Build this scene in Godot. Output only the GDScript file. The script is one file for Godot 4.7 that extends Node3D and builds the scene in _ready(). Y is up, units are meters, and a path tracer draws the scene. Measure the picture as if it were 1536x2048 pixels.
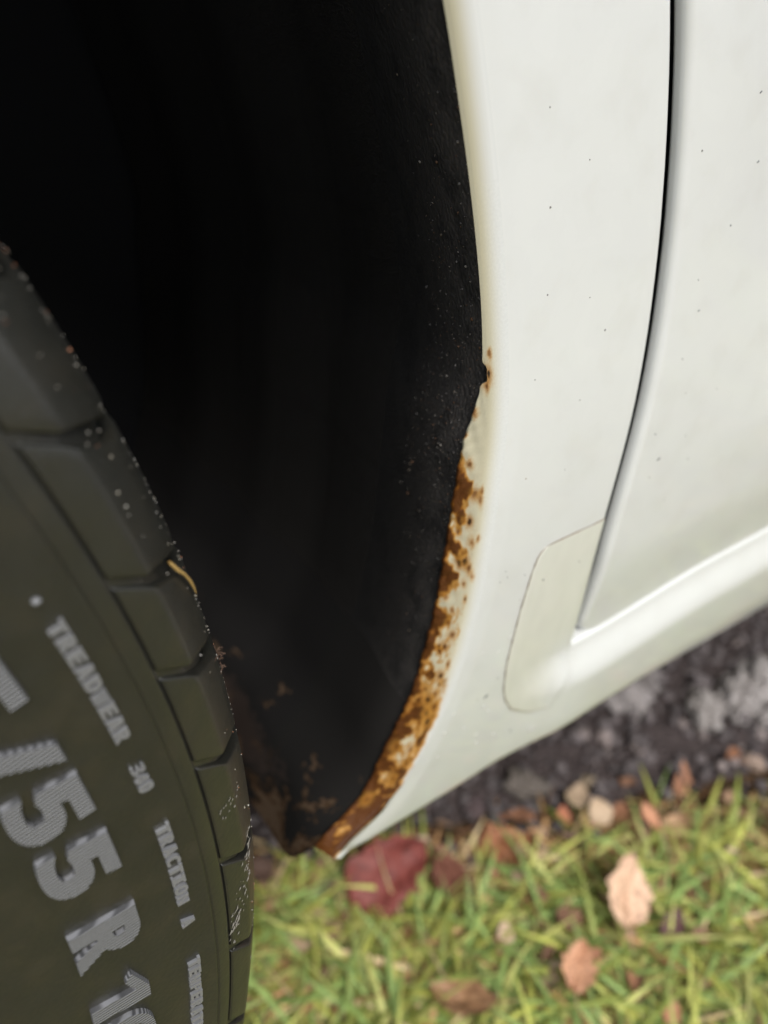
extends Node3D

var rng := RandomNumberGenerator.new()
var used := {}
var car: Node3D

# ---------------------------------------------------------------- helpers
func numbered(called: String, parent: Node) -> String:
	var key := str(parent.get_instance_id()) + called
	var n: int = used.get(key, 0)
	used[key] = n + 1
	return called if n == 0 else "%s_%03d" % [called, n]

func put(called: String, mesh: Mesh, m: Material, parent: Node = self) -> MeshInstance3D:
	var o := MeshInstance3D.new()
	o.name = numbered(called, parent)
	o.mesh = mesh
	o.material_override = m
	parent.add_child(o, true)
	return o

func tag(o: Node, label: String, category := "", group := "", kind := "") -> Node:
	if label: o.set_meta("label", label)
	if category: o.set_meta("category", category)
	if group: o.set_meta("group", group)
	if kind: o.set_meta("kind", kind)
	return o

func mat(c: Color, rough := 0.6, spec := 0.5) -> StandardMaterial3D:
	var m := StandardMaterial3D.new()
	m.albedo_color = c.linear_to_srgb()
	m.roughness = rough
	m.metallic_specular = spec
	return m

func noise(freq: float, sd := 1, oct := 4) -> FastNoiseLite:
	var n := FastNoiseLite.new()
	n.seed = sd
	n.noise_type = FastNoiseLite.TYPE_SIMPLEX_SMOOTH
	n.frequency = freq
	n.fractal_octaves = oct
	return n

func noise_tex(size: int, freq: float, sd := 1, ramp: Array = [], oct := 4) -> NoiseTexture2D:
	var t := NoiseTexture2D.new()
	t.width = size
	t.height = size
	t.seamless = true
	t.noise = noise(freq, sd, oct)
	if ramp.size():
		var g := Gradient.new()
		var offs := PackedFloat32Array()
		var cols := PackedColorArray()
		for r in ramp:
			offs.append(r[0])
			cols.append((r[1] as Color).linear_to_srgb())
		g.offsets = offs
		g.colors = cols
		t.color_ramp = g
	return t

func tri(m: StandardMaterial3D, s: float) -> StandardMaterial3D:
	m.uv1_triplanar = true
	m.uv1_world_triplanar = true
	m.uv1_scale = Vector3.ONE * s
	return m

func grid(rows: Array, outward: Vector3, uvs: Array = []) -> ArrayMesh:
	# rows of equally many points; faces are turned so that most look along outward
	var nr := rows.size()
	var nc: int = rows[0].size()
	var v := PackedVector3Array()
	var uv := PackedVector2Array()
	for i in nr:
		for j in nc:
			v.append(rows[i][j])
			uv.append(uvs[i][j] if uvs.size() else Vector2(float(j) / (nc - 1), float(i) / (nr - 1)))
	var sum := 0.0
	var nor := PackedVector3Array()
	nor.resize(v.size())
	for i in nr - 1:
		for j in nc - 1:
			var a := i * nc + j
			var n := (v[a + 1] - v[a]).cross(v[a + nc] - v[a]) + (v[a + nc + 1] - v[a + nc]).cross(v[a + nc + 1] - v[a + 1])
			sum += n.dot(outward)
			for k in [a, a + 1, a + nc, a + nc + 1]: nor[k] += n
	var flip := sum < 0.0
	var ix := PackedInt32Array()
	for i in nr - 1:
		for j in nc - 1:
			var a := i * nc + j
			if flip: ix.append_array(PackedInt32Array([a, a + 1, a + nc, a + 1, a + nc + 1, a + nc]))
			else: ix.append_array(PackedInt32Array([a, a + nc, a + 1, a + 1, a + nc, a + nc + 1]))
	for k in nor.size():
		nor[k] = (-nor[k] if flip else nor[k]).normalized()
	return arrays(v, nor, uv, ix)

func arrays(v: PackedVector3Array, nor: PackedVector3Array, uv: PackedVector2Array, ix: PackedInt32Array) -> ArrayMesh:
	var a := []
	a.resize(Mesh.ARRAY_MAX)
	a[Mesh.ARRAY_VERTEX] = v
	a[Mesh.ARRAY_NORMAL] = nor
	if uv.size(): a[Mesh.ARRAY_TEX_UV] = uv
	a[Mesh.ARRAY_INDEX] = ix
	var m := ArrayMesh.new()
	m.add_surface_from_arrays(Mesh.PRIMITIVE_TRIANGLES, a)
	return m

func lathe(profile: Array, n: int, from := 0.0, to := TAU) -> ArrayMesh:
	# profile of (radius, z), turned about the z axis
	var rows := []
	for i in n + 1:
		var a := lerpf(from, to, float(i) / n)
		var row := []
		for p in profile: row.append(Vector3(p.x * cos(a), p.x * sin(a), p.y))
		rows.append(row)
	var g := grid(rows, Vector3.ZERO)
	var ar := g.surface_get_arrays(0)
	var v: PackedVector3Array = ar[Mesh.ARRAY_VERTEX]
	var nor: PackedVector3Array = ar[Mesh.ARRAY_NORMAL]
	if is_equal_approx(to - from, TAU):
		var w := profile.size()
		for j in w:
			var s := (nor[j] + nor[n * w + j]).normalized()
			nor[j] = s
			nor[n * w + j] = s
	return arrays(v, nor, ar[Mesh.ARRAY_TEX_UV], ar[Mesh.ARRAY_INDEX])

func tube(path: Array, radii: Array, sides := 6) -> ArrayMesh:
	var rows := []
	for i in path.size():
		var t: Vector3 = (path[mini(i + 1, path.size() - 1)] - path[maxi(i - 1, 0)]).normalized()
		var u := t.cross(Vector3(0.3, 0.5, 0.8)).normalized()
		var w := t.cross(u)
		var row := []
		for k in sides + 1:
			var a := TAU * k / sides
			row.append(path[i] + (u * cos(a) + w * sin(a)) * radii[i])
		rows.append(row)
	var mid: Vector3 = path[0]
	return grid(rows, rows[0][0] - mid)

func lump(sd: int, rough := 0.35, flat := 0.7, n := 10) -> ArrayMesh:
	# a stone: a sphere pushed in and out by noise
	var nz := noise(0.9, sd, 3)
	var rows := []
	for i in n + 1:
		var row := []
		var p := PI * i / n
		for j in n * 2 + 1:
			var t := TAU * j / (n * 2)
			var d := Vector3(sin(p) * cos(t), cos(p), sin(p) * sin(t))
			row.append(d * (1.0 + rough * nz.get_noise_3dv(d * 1.6 + Vector3(sd, 0, 0))) * Vector3(1, flat, 0.85))
		rows.append(row)
	return grid(rows, Vector3(1, 0, 0))

func lerp_table(t: Array, x: float) -> float:
	for i in t.size() - 1:
		if x <= t[i + 1].x:
			return lerpf(t[i].y, t[i + 1].y, clampf((x - t[i].x) / (t[i + 1].x - t[i].x), 0, 1))
	return t[-1].y

func smooth_table(t: Array, x: float) -> float:
	# the same with rounded joints
	var s := 0.0
	for k in 5: s += lerp_table(t, x + (k - 2) * 0.35)
	return s / 5.0

# ---------------------------------------------------------------- the car's side
func S(x: float, y: float) -> float:   # depth of the body side at a point of it
	var z := -0.02 - 0.10 * maxf(0, y - 0.5) ** 2 - 0.8 * maxf(0, 0.36 - y) ** 2 - 4.0 * maxf(0, 0.215 - y) ** 2
	z -= 0.085 * maxf(0, y - 0.325) * smoothstep(0.436, 0.52, x)
	var yy := y + dip(x)
	return z + 0.0054 * (1.0 - smoothstep(0.252, 0.270, yy)) * smoothstep(0.19, 0.235, yy) * smoothstep(0.395, 0.43, x)

func dip(x: float) -> float: return 0.0042 * (1.0 - smoothstep(0.425, 0.485, x))   # the door's foot hangs a little lower at its corner

var ARCH := [Vector2(-27, 0.3225), Vector2(-26, 0.3245), Vector2(-24.4, 0.3300), Vector2(-22.6, 0.3332), Vector2(-20, 0.3336), Vector2(-15.6, 0.3340), Vector2(-11.4, 0.3334), Vector2(-7.2, 0.3323), Vector2(-3.7, 0.3320), Vector2(-2, 0.3325), Vector2(0.1, 0.3325), Vector2(2.1, 0.3320), Vector2(4, 0.3315), Vector2(7.4, 0.3309), Vector2(10.4, 0.3305), Vector2(205, 0.3330)]
var DEPTH := [Vector2(-27, 0.0066), Vector2(-23.6, 0.0073), Vector2(-22.3, 0.0081), Vector2(-20.1, 0.0089), Vector2(-15.9, 0.0085), Vector2(-13.5, 0.0089), Vector2(-8.7, 0.0090), Vector2(-5.2, 0.0086), Vector2(-1.9, 0.0075), Vector2(-0.7, 0.0055), Vector2(0.6, 0.0037), Vector2(2.3, 0.0032), Vector2(4, 0.0030), Vector2(13, 0.0034), Vector2(205, 0.0034)]
var GAP := [Vector2(0.2645, 0.4209), Vector2(0.2687, 0.4212), Vector2(0.2933, 0.4217), Vector2(0.3141, 0.4233), Vector2(0.3335, 0.4262), Vector2(0.354, 0.4284), Vector2(0.3787, 0.4288), Vector2(0.3985, 0.4274), Vector2(0.4152, 0.4253), Vector2(0.4326, 0.4222), Vector2(0.52, 0.400), Vector2(0.62, 0.372), Vector2(0.75, 0.345), Vector2(0.95, 0.32)]
const ROLL := 0.0026   # the panel rolls over into the lip from here, through 63 degrees

func arch_r(a: float) -> float: return smooth_table(ARCH, a)
func arch_pt(a: float, out := 0.0) -> Vector2:
	var r := arch_r(a) + out
	return Vector2(0.05 + r * cos(deg_to_rad(a)), 0.36 + r * sin(deg_to_rad(a)))
func depth(a: float) -> float:
	var notch := 1.0 - smoothstep(0.25, 0.5, absf(a - 1.05))
	return lerpf(smooth_table(DEPTH, a), 0.0024, notch)
func gap_x(y: float) -> float:
	var s := 0.0
	for k in 5: s += lerp_table(GAP, y + (k - 2) * 0.006)
	return s / 5.0
var BOTTOM := [Vector2(0.33, 0.2160), Vector2(0.38, 0.2158), Vector2(0.40, 0.2172), Vector2(0.42, 0.2238), Vector2(0.44, 0.2268), Vector2(0.46, 0.2262), Vector2(0.5, 0.2235), Vector2(0.6, 0.2175), Vector2(0.7, 0.2115), Vector2(3.0, 0.2115)]
func bottom_y(x: float) -> float:
	var s := 0.0
	for k in 5: s += lerp_table(BOTTOM, x + (k - 2) * 0.005)
	return s / 5.0

func roll_drop(d: float, r: float) -> float:
	return 0.0 if d >= r else r - sqrt(maxf(0, r * r - (r - d) * (r - d)))

func flare(x: float, y: float) -> float:   # the lip of the arch leans a little towards the wheel
	var w := Vector2(x - 0.05, y - 0.36)
	var d := w.length() - arch_r(rad_to_deg(w.angle()))
	return -0.13 * maxf(0, 0.0062 - d) if d > -0.001 else 0.0

func lip_points(a: float) -> Array:   # (point, share of the depth) across the arch lip, from the panel to the inner edge
	var out := []
	var p0 := arch_pt(a)
	var z0 := S(p0.x, p0.y)
	var d := depth(a)
	var dir := Vector2(cos(deg_to_rad(a)), sin(deg_to_rad(a)))
	var lean := -0.13 * 0.0062
	for k in 7:
		var f := 1.107 * k / 6
		var q := p0 + dir * (ROLL - ROLL / 0.618 * sin(f))
		var drop := ROLL / 0.618 * (1.0 - cos(f))
		out.append([Vector3(q.x, q.y, lerpf(S(q.x, q.y) + flare(q.x, q.y), z0 + lean, k / 6.0) - drop), lerpf(-0.3, 0.0023 / 0.009, pow(k / 6.0, 1.4))])
	for k in range(1, 9):
		var t := lerpf(0.00233, d, k / 8.0)
		var wob := 0.00035 * sin(a * 3.1 + k) * sin(a * 7.3) * (k / 8.0) * smoothstep(3, -3, a)
		var q := p0 - dir * (0.5 * t - wob)
		out.append([Vector3(q.x, q.y, z0 + lean - t), minf(1.0, t / 0.0088)])
	var q := p0 - dir * 0.5 * d + dir * 0.0012
	out.append([Vector3(q.x, q.y, z0 + lean - d - 0.0006), 1.0])
	return out

func liner_edge(a: float) -> Vector3:   # where the liner meets the lip, holes in the lip left out
	var d := smooth_table(DEPTH, a)
	var p := arch_pt(a)
	var q := arch_pt(a, 0.0014 - 0.5 * d)
	return Vector3(q.x, q.y, S(p.x, p.y) - 0.0008 - d - 0.0006)

# rust spots: angle along the arch, share of the depth, size, darkness
var SPOTS := [[-2.7, 0.9, 1.0, 1.0], [-1.7, 0.78, 0.8, 0.5], [-2.9, 0.6, 1.2, 0.6], [-4.2, 0.4, 1.6, 0.5], [-4.4, 0.2, 1.5, 0.4], [-4.0, 0.17, 1.0, 0.4], [-5.6, 0.45, 1.6, 0.9], [-6.3, 0.72, 1.4, 0.7], [-5.6, 0.6, 1.0, 0.8], [-6.6, 0.3, 1.3, 0.5], [-6.3, 0.1, 0.9, 0.4], [-7.8, 0.55, 1.8, 0.95], [-7.65, 0.4, 1.6, 0.95], [-7.9, 0.25, 1.5, 0.7], [-8.3, 0.1, 1.3, 0.5], [-8.8, 0.35, 1.0, 0.6], [-9.6, 0.2, 1.0, 1.0], [-11.2, 0.55, 1.3, 0.8], [-11.8, 0.33, 1.7, 0.7], [-12.6, 0.45, 1.5, 0.8], [-12.7, 0.62, 0.9, 1.0], [-13.5, 0.17, 1.3, 0.8], [-14.3, 0.3, 1.9, 0.9], [-14.8, 0.25, 1.0, 1.0], [-15.5, 0.25, 1.4, 0.8], [-16.0, 0.4, 1.9, 0.9], [-16.8, 0.28, 2.0, 0.9], [-16.2, 0.1, 2.2, 0.8], [-17.2, 0.12, 2.4, 0.9], [-19.3, 0.25, 1.8, 0.7], [-19.6, 0.7, 2.0, 0.8], [-20.2, 0.1, 1.6, 0.8], [1.9, 0.16, 1.0, 0.4], [1.1, 0.22, 2.0, 0.95], [0.6, 0.3, 1.4, 0.7], [-0.6, 0.6, 1.3, 0.5], [-21.5, 0.3, 1.6, 0.6], [-23.4, 0.6, 2.0, 0.8], [-9.9, 0.75, 1.0, 0.4], [-10.4, 0.5, 0.8, 0.4]]

func rust_images() -> Array:
	var w := 1500
	var h := 130
	var im := Image.create(w, h, false, Image.FORMAT_RGB8)
	var bump := Image.create(w, h, false, Image.FORMAT_RGB8)
	var big := noise(0.10, 3, 3)
	var mid := noise(0.24, 8, 3)
	var fine := noise(1.3, 5, 3)
	var streak := noise(0.5, 12, 3)
	var outer := Color(0.692, 0.697, 0.678)
	var paint := Color(0.68, 0.625, 0.45)  # lip paint, olive shade of its inward face put into the colour
	var cream := Color(0.68, 0.55, 0.36)
	var gold := Color(0.57, 0.28, 0.05)
	var amber := Color(0.33, 0.125, 0.018)
	var brown := Color(0.095, 0.031, 0.008)
	var black := Color(0.014, 0.009, 0.007)
	for i in w:
		var a := -28.0 + 36.0 * i / (w - 1)
		var mm := a * 5.8           # millimetres along the lip
		var low := smoothstep(-12.8, -16.0, a)
		var lowest := smoothstep(-20.0, -23.0, a)
		var here := smoothstep(-2.5, -4.5, a)
		for j in h:
			var t := -0.3 + 1.3 * j / (h - 1)
			var y := t * 12.0
			var n1 := big.get_noise_2d(mm, y * 1.3)
			var n2 := mid.get_noise_2d(mm * 0.8 + y * 0.5, y)
			var n3 := fine.get_noise_2d(mm, y)
			var s1 := streak.get_noise_2d(mm * 0.5 + y * 0.9, y * 1.6)
			var c := outer.lerp(paint, smoothstep(-0.30, 0.24, t))
			c = c.lerp(cream, clampf(here * smoothstep(0.0, 0.35, t) * (0.35 + 0.9 * n1 + 0.3 * s1), 0, 0.8))
			# the rust has come in from the inner edge and, further down, over the whole lip
			var edge := smoothstep(0.44, 0.92, t + n1 * 0.55 + n2 * 0.16) * smoothstep(-2.0, -3.6, a)
			var streaks := smoothstep(0.05, 0.45, s1 + n1 * 0.5) * smoothstep(-9.0, -11.5, a) * smoothstep(-0.02, 0.2, t) * 0.55
			var fade := smoothstep(-14.3, -16.6, a + n1 * 2.0)
			var all := fade * smoothstep(-0.22, 0.03, t + n2 * 0.06) * clampf(0.80 + n1 * 0.80 + n2 * 0.35 + lowest * 0.20 + smoothstep(0.55, 1.0, t) * 0.25, 0, 1)
			var pale := smoothstep(1.15, 0.55, Vector2((a + 19.2 - (t - 0.45) * 1.4) / 1.55, (t - 0.45) / 0.30).length() + n2 * 0.18)
			var pale2 := smoothstep(1.15, 0.4, Vector2((a + 21.6) / 0.8, (t - 0.5) / 0.28).length() + n2 * 0.2) * 0.7
			all *= 1.0 - 0.9 * maxf(pale, pale2)
			var stain := clampf(maxf(maxf(edge, all), streaks), 0, 1)
			c = c.lerp(gold, smoothstep(0.02, 0.42, stain) * 0.92)
			c = c.lerp(amber, smoothstep(0.30, 0.85, stain))
			c = c.lerp(brown, smoothstep(0.62, 1.0, stain + n2 * 0.25 + n1 * 0.15 + lowest * 0.22 + n3 * 0.06) * 0.9)
			c = c.lerp(brown, smoothstep(0.92, 1.0, t + n2 * 0.05) * here * 0.45)
			var foldline := smoothstep(0.17, 0.03, absf(t - 0.07 - n2 * 0.05)) * fade * clampf(0.65 + 1.2 * n2 + 0.6 * n1, 0, 1)
			c = c.lerp(brown, foldline * 0.85)
			for s in SPOTS:
				var dx: float = (a - s[0]) * 5.8
				if absf(dx) > 4.0: continue
				var dy: float = (t - s[1]) * 12.0
				var d: float = sqrt(dx * dx * 0.55 + dy * dy) + n2 * 0.6 + n3 * 0.25
				var r: float = s[2] * 0.60
				c = c.lerp(gold, (1.0 - smoothstep(r * 0.8, r * 2.8, d)) * 0.5)
				c = c.lerp(amber, (1.0 - smoothstep(r * 0.4, r * 1.7, d)) * 0.7)
				c = c.lerp(brown if s[3] < 0.85 else black, (1.0 - smoothstep(r * 0.2, r * 0.8, d)) * s[3])
			# cracks in the blistered paint
			var crack := 1.0 - smoothstep(0.0, 0.035, absf(s1 + n3 * 0.05 - 0.05))
			crack *= smoothstep(-4, -6, a) * smoothstep(0.05, 0.3, t) * smoothstep(0.05, 0.35, n1 + n2 * 0.4 + low * 0.15)
			c = c.lerp(brown, crack * 0.8)
			c = c * (1.0 + 0.06 * n3)
			im.set_pixel(i, j, c.linear_to_srgb())
			var hgt := clampf(0.5 + 0.3 * n2 * (stain + 0.25 * here) + 0.12 * n3 * stain - 0.25 * crack, 0, 1)
			bump.set_pixel(i, j, Color(hgt, hgt, hgt))
	return [ImageTexture.create_from_image(im), ImageTexture.create_from_image(bump)]

func mud_image() -> ImageTexture:
	var w := 400
	var h := 300
	var im := Image.create(w, h, false, Image.FORMAT_RGB8)
	var big := noise(0.018, 21, 4)
	var fine := noise(0.09, 22, 3)
	for i in w:
		for j in h:
			var u := float(i) / w       # along the depth, 0 at the lip
			var v := float(j) / h       # 0 at the bottom edge, 1 at the top
			var n := big.get_noise_2d(i, j)
			var f := fine.get_noise_2d(i, j)
			var c := Color(0.012, 0.0115, 0.011).lerp(Color(0.035, 0.032, 0.030), (1.0 - smoothstep(0.05, 0.35, u)) * v)  # base lighter towards the lip, the same painted light falloff
			var mud := smoothstep(0.05, 0.35, n + f * 0.4 + 0.40 - v * 1.9)
			c = c.lerp(Color(0.060, 0.032, 0.014), mud)
			c = c.lerp(Color(0.11, 0.075, 0.05), smoothstep(0.12, 0.4, n * 0.8 + f * 0.6 + 0.16 - v * 1.2) * 0.85)
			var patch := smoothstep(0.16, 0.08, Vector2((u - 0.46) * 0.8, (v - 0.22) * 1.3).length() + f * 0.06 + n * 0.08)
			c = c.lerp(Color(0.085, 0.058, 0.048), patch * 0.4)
			im.set_pixel(i, j, c.linear_to_srgb())
	return ImageTexture.create_from_image(im)

func body_rows(ys: Array, left: Callable, right: Callable, offs_l: Array, offs_r: Array, mids: int, zf: Callable) -> Array:
	var rows := []
	for y in ys:
		var xl: float = left.call(y)
		var xr: float = right.call(y)
		var row := []
		for o in offs_l: row.append(Vector3(xl + o, y, zf.call(xl + o, y)))
		var a: float = xl + offs_l[-1]
		var b: float = xr - offs_r[0]
		for k in range(1, mids):
			var x := lerpf(a, b, float(k) / mids)
			row.append(Vector3(x, y, zf.call(x, y)))
		for o in offs_r: row.append(Vector3(xr - o, y, zf.call(xr - o, y)))
		rows.append(row)
	return rows

func build_car() -> void:
	car = Node3D.new()
	car.name = "parked_car"
	add_child(car, true)
	tag(car, "white parked car with its rear wheel arch lip eaten by brown rust", "car")
	# paint
	var paint := mat(Color(0.705, 0.71, 0.69), 0.34, 0.5)
	paint.clearcoat_enabled = true
	paint.clearcoat = 1.0
	paint.clearcoat_roughness = 0.06
	paint.albedo_texture = noise_tex(512, 0.012, 31, [[0.0, Color(0.94, 0.935, 0.925)], [0.45, Color(0.985, 0.985, 0.985)], [1.0, Color(1, 1, 1)]], 5)
	tri(paint, 9.0)
	var black := mat(Color(0.006, 0.006, 0.007), 0.7, 0.3)
	var rubber_seal := mat(Color(0.012, 0.014, 0.017), 0.5, 0.4)

	# --- arch lip with its rust
	var rust := rust_images()
	var lipm := mat(Color.WHITE, 0.42, 0.5)
	lipm.clearcoat_enabled = true
	lipm.clearcoat = 0.7
	lipm.clearcoat_roughness = 0.16
	lipm.albedo_texture = rust[0]
	lipm.heightmap_enabled = true
	lipm.heightmap_texture = rust[1]
	lipm.heightmap_scale = 0.05
	lipm.texture_repeat = false
	var rows := []
	var uvs := []
	var inner := []
	var a := -27.0
	while a <= 205.0:
		var row := []
		var uvr := []
		for p in lip_points(a):
			row.append(p[0])
			uvr.append(Vector2(clampf((a + 28.0) / 36.0, 0, 1), (p[1] + 0.3) / 1.3))
		rows.append(row)
		uvs.append(uvr)
		inner.append([a, row[-1]])
		a += 0.125 if a < 14.0 else 1.0
	put("arch_lip", grid(rows, Vector3(-1, 0, 0.3), uvs), lipm, car).set_meta("label", "rust eaten white lip of the rear wheel arch")

	# --- quarter panel in front of the wheel
	var table := []
	for i in 400:
		var q := arch_pt(-27.0 + i * 0.125, ROLL)
		table.append(Vector2(q.y, q.x))
	var left := func(y: float) -> float: return lerp_table(table, y)
	var ys := []
	for k in 18: ys.append(lerpf(0.2085, 0.2645, k / 18.0))
	for k in 5: ys.append(0.2645 + 0.0004 * k)
	for k in range(1, 75): ys.append(lerpf(0.2661, 0.45, k / 74.0))
	var panel_z := func(x: float, y: float) -> float:
		var z := S(x, y) + flare(x, y)
		if y > 0.2643: z -= roll_drop(gap_x(y) - x, 0.0016) * smoothstep(0.2643, 0.2673, y)
		return z
	var right := func(y: float) -> float: return gap_x(maxf(y, 0.2645))
	var qrows := body_rows(ys, left, right, [0.0, 0.0006, 0.0014, 0.0024, 0.0036, 0.0048, 0.0058, 0.0066, 0.0078, 0.010], [0.003, 0.0016, 0.0012, 0.0008, 0.0005, 0.00025, 0.0001, 0.0], 16, panel_z)
	for k in 18:
		for j in qrows[k].size():
			var p: Vector3 = qrows[k][j]
			var y := lerpf(bottom_y(p.x), 0.2645, k / 18.0)
			qrows[k][j] = Vector3(p.x, y, S(p.x, y) + flare(p.x, y))
	# underside: the bottom edge rolls inwards
	var first: Array = qrows[0]
	var under := []
	for k in range(8, 0, -1):
		var f := PI / 2 * k / 8.0
		var row := []
		for p in first: row.append(Vector3(p.x, p.y - 0.010 * sin(f), p.z - 0.012 * (1.0 - cos(f)) - 0.003 * f))
		under.append(row)
	var deep_row := []
	for p in under[0]: deep_row.append(p + Vector3(0.035 * (1.0 - smoothstep(0.33, 0.4, p.x)), 0.004, -0.25))
	under.push_front(deep_row)
	var quarter := put("quarter_panel", grid(under + qrows, Vector3(0, 0, 1)), paint, car)
	# return edge of the panel into the door gap
	rows = []
	for y in ys.slice(18):
		var x := gap_x(y)
		var z: float = panel_z.call(x, y)
		rows.append([Vector3(x, y, z), Vector3(x - 0.0003, y, z - 0.002), Vector3(x - 0.001, y, z - 0.012)])
	put("panel_edge", grid(rows, Vector3(1, 0, 0)), paint, quarter)
	# the rest of the quarter panel over and behind the wheel
	rows = []
	var cols := 24
	for i in 106:
		var an := lerpf(15.8, 205.0, i / 105.0)
		var p := arch_pt(an, ROLL)
		if i == 0: p = Vector2(left.call(0.45), 0.45)
		var dir := Vector2(cos(deg_to_rad(an)), sin(deg_to_rad(an)))
		var q: Vector2
		var t := 1e9
		for k in 60:   # where the ray leaves the outline
			var d := k * 0.02
			var c := p + dir * d
			if c.y > 0.93 or c.x < -0.8 or c.x > gap_x(c.y) or c.y < 0.2:
				t = d
				break
		q = p + dir * maxf(t, 0.03)
		q = Vector2(clampf(q.x, -0.8, gap_x(clampf(q.y, 0.2, 0.93))), clampf(q.y, 0.2, 0.93))
		if i == 0: q = Vector2(gap_x(0.45), 0.45)
		var row := []
		for k in cols + 1:
			var f := float(k) / cols
			var c := p.lerp(q, f * f * 0.7 + f * 0.3)
			row.append(Vector3(c.x, c.y, S(c.x, c.y) + flare(c.x, c.y)))
		rows.append(row)
	put("quarter_panel_top", grid(rows, Vector3(0, 0, 1)), paint, car)

	# --- sill under the doors
	rows = []
	var xs := [gap_x(0.2645)]
	for k in range(1, 30): xs.append(0.4212 + 0.004 * k)
	for k in range(0, 21): xs.append(lerpf(0.545, 2.22, k / 20.0))
	var sy := []
	for k in 31: sy.append(k / 30.0)
	for k in range(8, -1, -1):
		var f := PI / 2 * k / 8.0
		var row := []
		for x in xs:
			var yb := bottom_y(x)
			row.append(Vector3(x, yb - 0.010 * sin(f), S(x, yb) - 0.012 * (1.0 - cos(f)) - 0.003 * f))
		if k == 8:
			var deep := []
			for p in row: deep.append(p + Vector3(0, 0.004, -0.25))
			rows.append(deep)
		rows.append(row)
	for k in range(1, 31):
		var row := []
		for x in xs:
			var yb := bottom_y(x)
			var y := lerpf(yb, 0.2687 - dip(x), k / 30.0)
			row.append(Vector3(x, y, S(x, y)))
		rows.append(row)
	var row9 := []
	var row10 := []
	for x in xs:
		row9.append(Vector3(x, 0.2700 - dip(x), S(x, 0.2687 - dip(x)) - 0.0010))
		row10.append(Vector3(x, 0.2712 - dip(x), S(x, 0.2687 - dip(x)) - 0.030))
	rows.append(row9)
	rows.append(row10)
	put("sill", grid(rows, Vector3(0, 0, 1)), paint, car)

	# --- rear door
	var door_l := func(y: float) -> float:
		var x := gap_x(maxf(y, 0.2645)) + 0.0031
		var r := 0.009
		var yb := 0.2672
		if y < yb + r: x += r * 1.25 - sqrt(maxf(0, r * r - (yb + r - y) ** 2)) * 1.25
		return x
	ys = []
	for k in 24: ys.append(0.2672 + 0.009 * (1.0 - cos(PI / 2 * k / 24.0)))
	for k in 90: ys.append(lerpf(0.2762, 0.46, k / 89.0))
	for k in range(1, 30): ys.append(lerpf(0.46, 0.93, k / 29.0))
	var outline := []
	for y in ys: outline.append(Vector2(door_l.call(y), y))
	for k in range(1, 30): outline.push_front(Vector2(lerpf(outline[0].x, 0.55, k / 30.0), 0.2672))
	outline.push_front(Vector2(1.25, 0.2672))
	var inset := func(x: float, y: float) -> float:
		var best := minf(1.0, y - 0.2672)
		for i in outline.size() - 1:
			if absf(outline[i].y - y) > 0.012 and i > 0: continue
			var q := Geometry2D.get_closest_point_to_segment(Vector2(x, y), outline[i], outline[i + 1])
			best = minf(best, q.distance_to(Vector2(x, y)))
		return maxf(best, 0.0)
	var door_z := func(x: float, y: float) -> float:
		var tuck := -0.002 * (1.0 - smoothstep(0.268, 0.30, y))
		return S(x, maxf(y, 0.2705)) + 0.0013 + tuck - roll_drop(inset.call(x, y) if x < door_l.call(y) + 0.012 or y < 0.272 else 1.0, 0.0020)
	var lowered := func(p: Vector3) -> Vector3:
		var y := p.y - dip(p.x) * (1.0 - smoothstep(0.2672, 0.31, p.y))
		return Vector3(p.x, y, p.z - S(p.x, maxf(p.y, 0.2705)) + S(p.x, maxf(y, 0.2705 - dip(p.x))))
	var drows := body_rows(ys, door_l, func(_y): return 1.25, [0.0, 0.0001, 0.0003, 0.0006, 0.001, 0.0015, 0.0021, 0.0028, 0.0036, 0.005, 0.008, 0.012, 0.018, 0.026, 0.036, 0.05, 0.07, 0.1], [0.02, 0.0], 14, door_z)
	for row in drows:
		for k in row.size(): row[k] = lowered.call(row[k])
	var door := put("rear_door", grid(drows, Vector3(0, 0, 1)), paint, car)
	rows = []
	for q in outline:
		var z: float = S(q.x, maxf(q.y, 0.2705)) + 0.0013 - 0.0020 - 0.002 * (1.0 - smoothstep(0.268, 0.30, q.y))
		var low: Vector3 = lowered.call(Vector3(q.x, q.y, z))
		z = low.z
		q = Vector2(low.x, low.y)
		rows.append([Vector3(q.x, q.y, z), Vector3(q.x - 0.0001, q.y, z - 0.0012), Vector3(q.x + 0.0, q.y, z - 0.0018), Vector3(q.x + 0.001, q.y + 0.0005, z - 0.0024), Vector3(q.x + 0.012, q.y + 0.003, z - 0.0028)])
	put("door_edge", grid(rows, Vector3(-1, 0, 0)), paint, door)
	# dark rubber behind the gap
	rows = []
	for k in 60:
		var y := lerpf(0.258, 0.93, k / 59.0)
		var x := gap_x(maxf(y, 0.2645))
		rows.append([Vector3(x - 0.004, y, S(x, y) - 0.0115), Vector3(x + 0.004, y, S(x, y) - 0.0095), Vector3(x + 0.02, y, S(x, y) - 0.0085)])
	put("door_seal", grid(rows, Vector3(0, 0, 1)), rubber_seal, car)

	# --- inside of the wheel arch
	var linm := mat(Color(0.019, 0.018, 0.0175), 0.60, 0.40)  # darker than the strip at the lip, shade of the deep well put in
	linm.heightmap_enabled = true
	linm.heightmap_texture = noise_tex(1024, 0.11, 41, [], 4)
	linm.heightmap_scale = 0.07
	linm.albedo_texture = noise_tex(1024, 0.09, 43, [[0.0, Color(0.4, 0.4, 0.4)], [0.55, Color(0.62, 0.60, 0.58)], [0.75, Color(1.0, 0.92, 0.84)], [1.0, Color(1, 1, 1)]], 5)
	tri(linm, 14.0)
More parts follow.
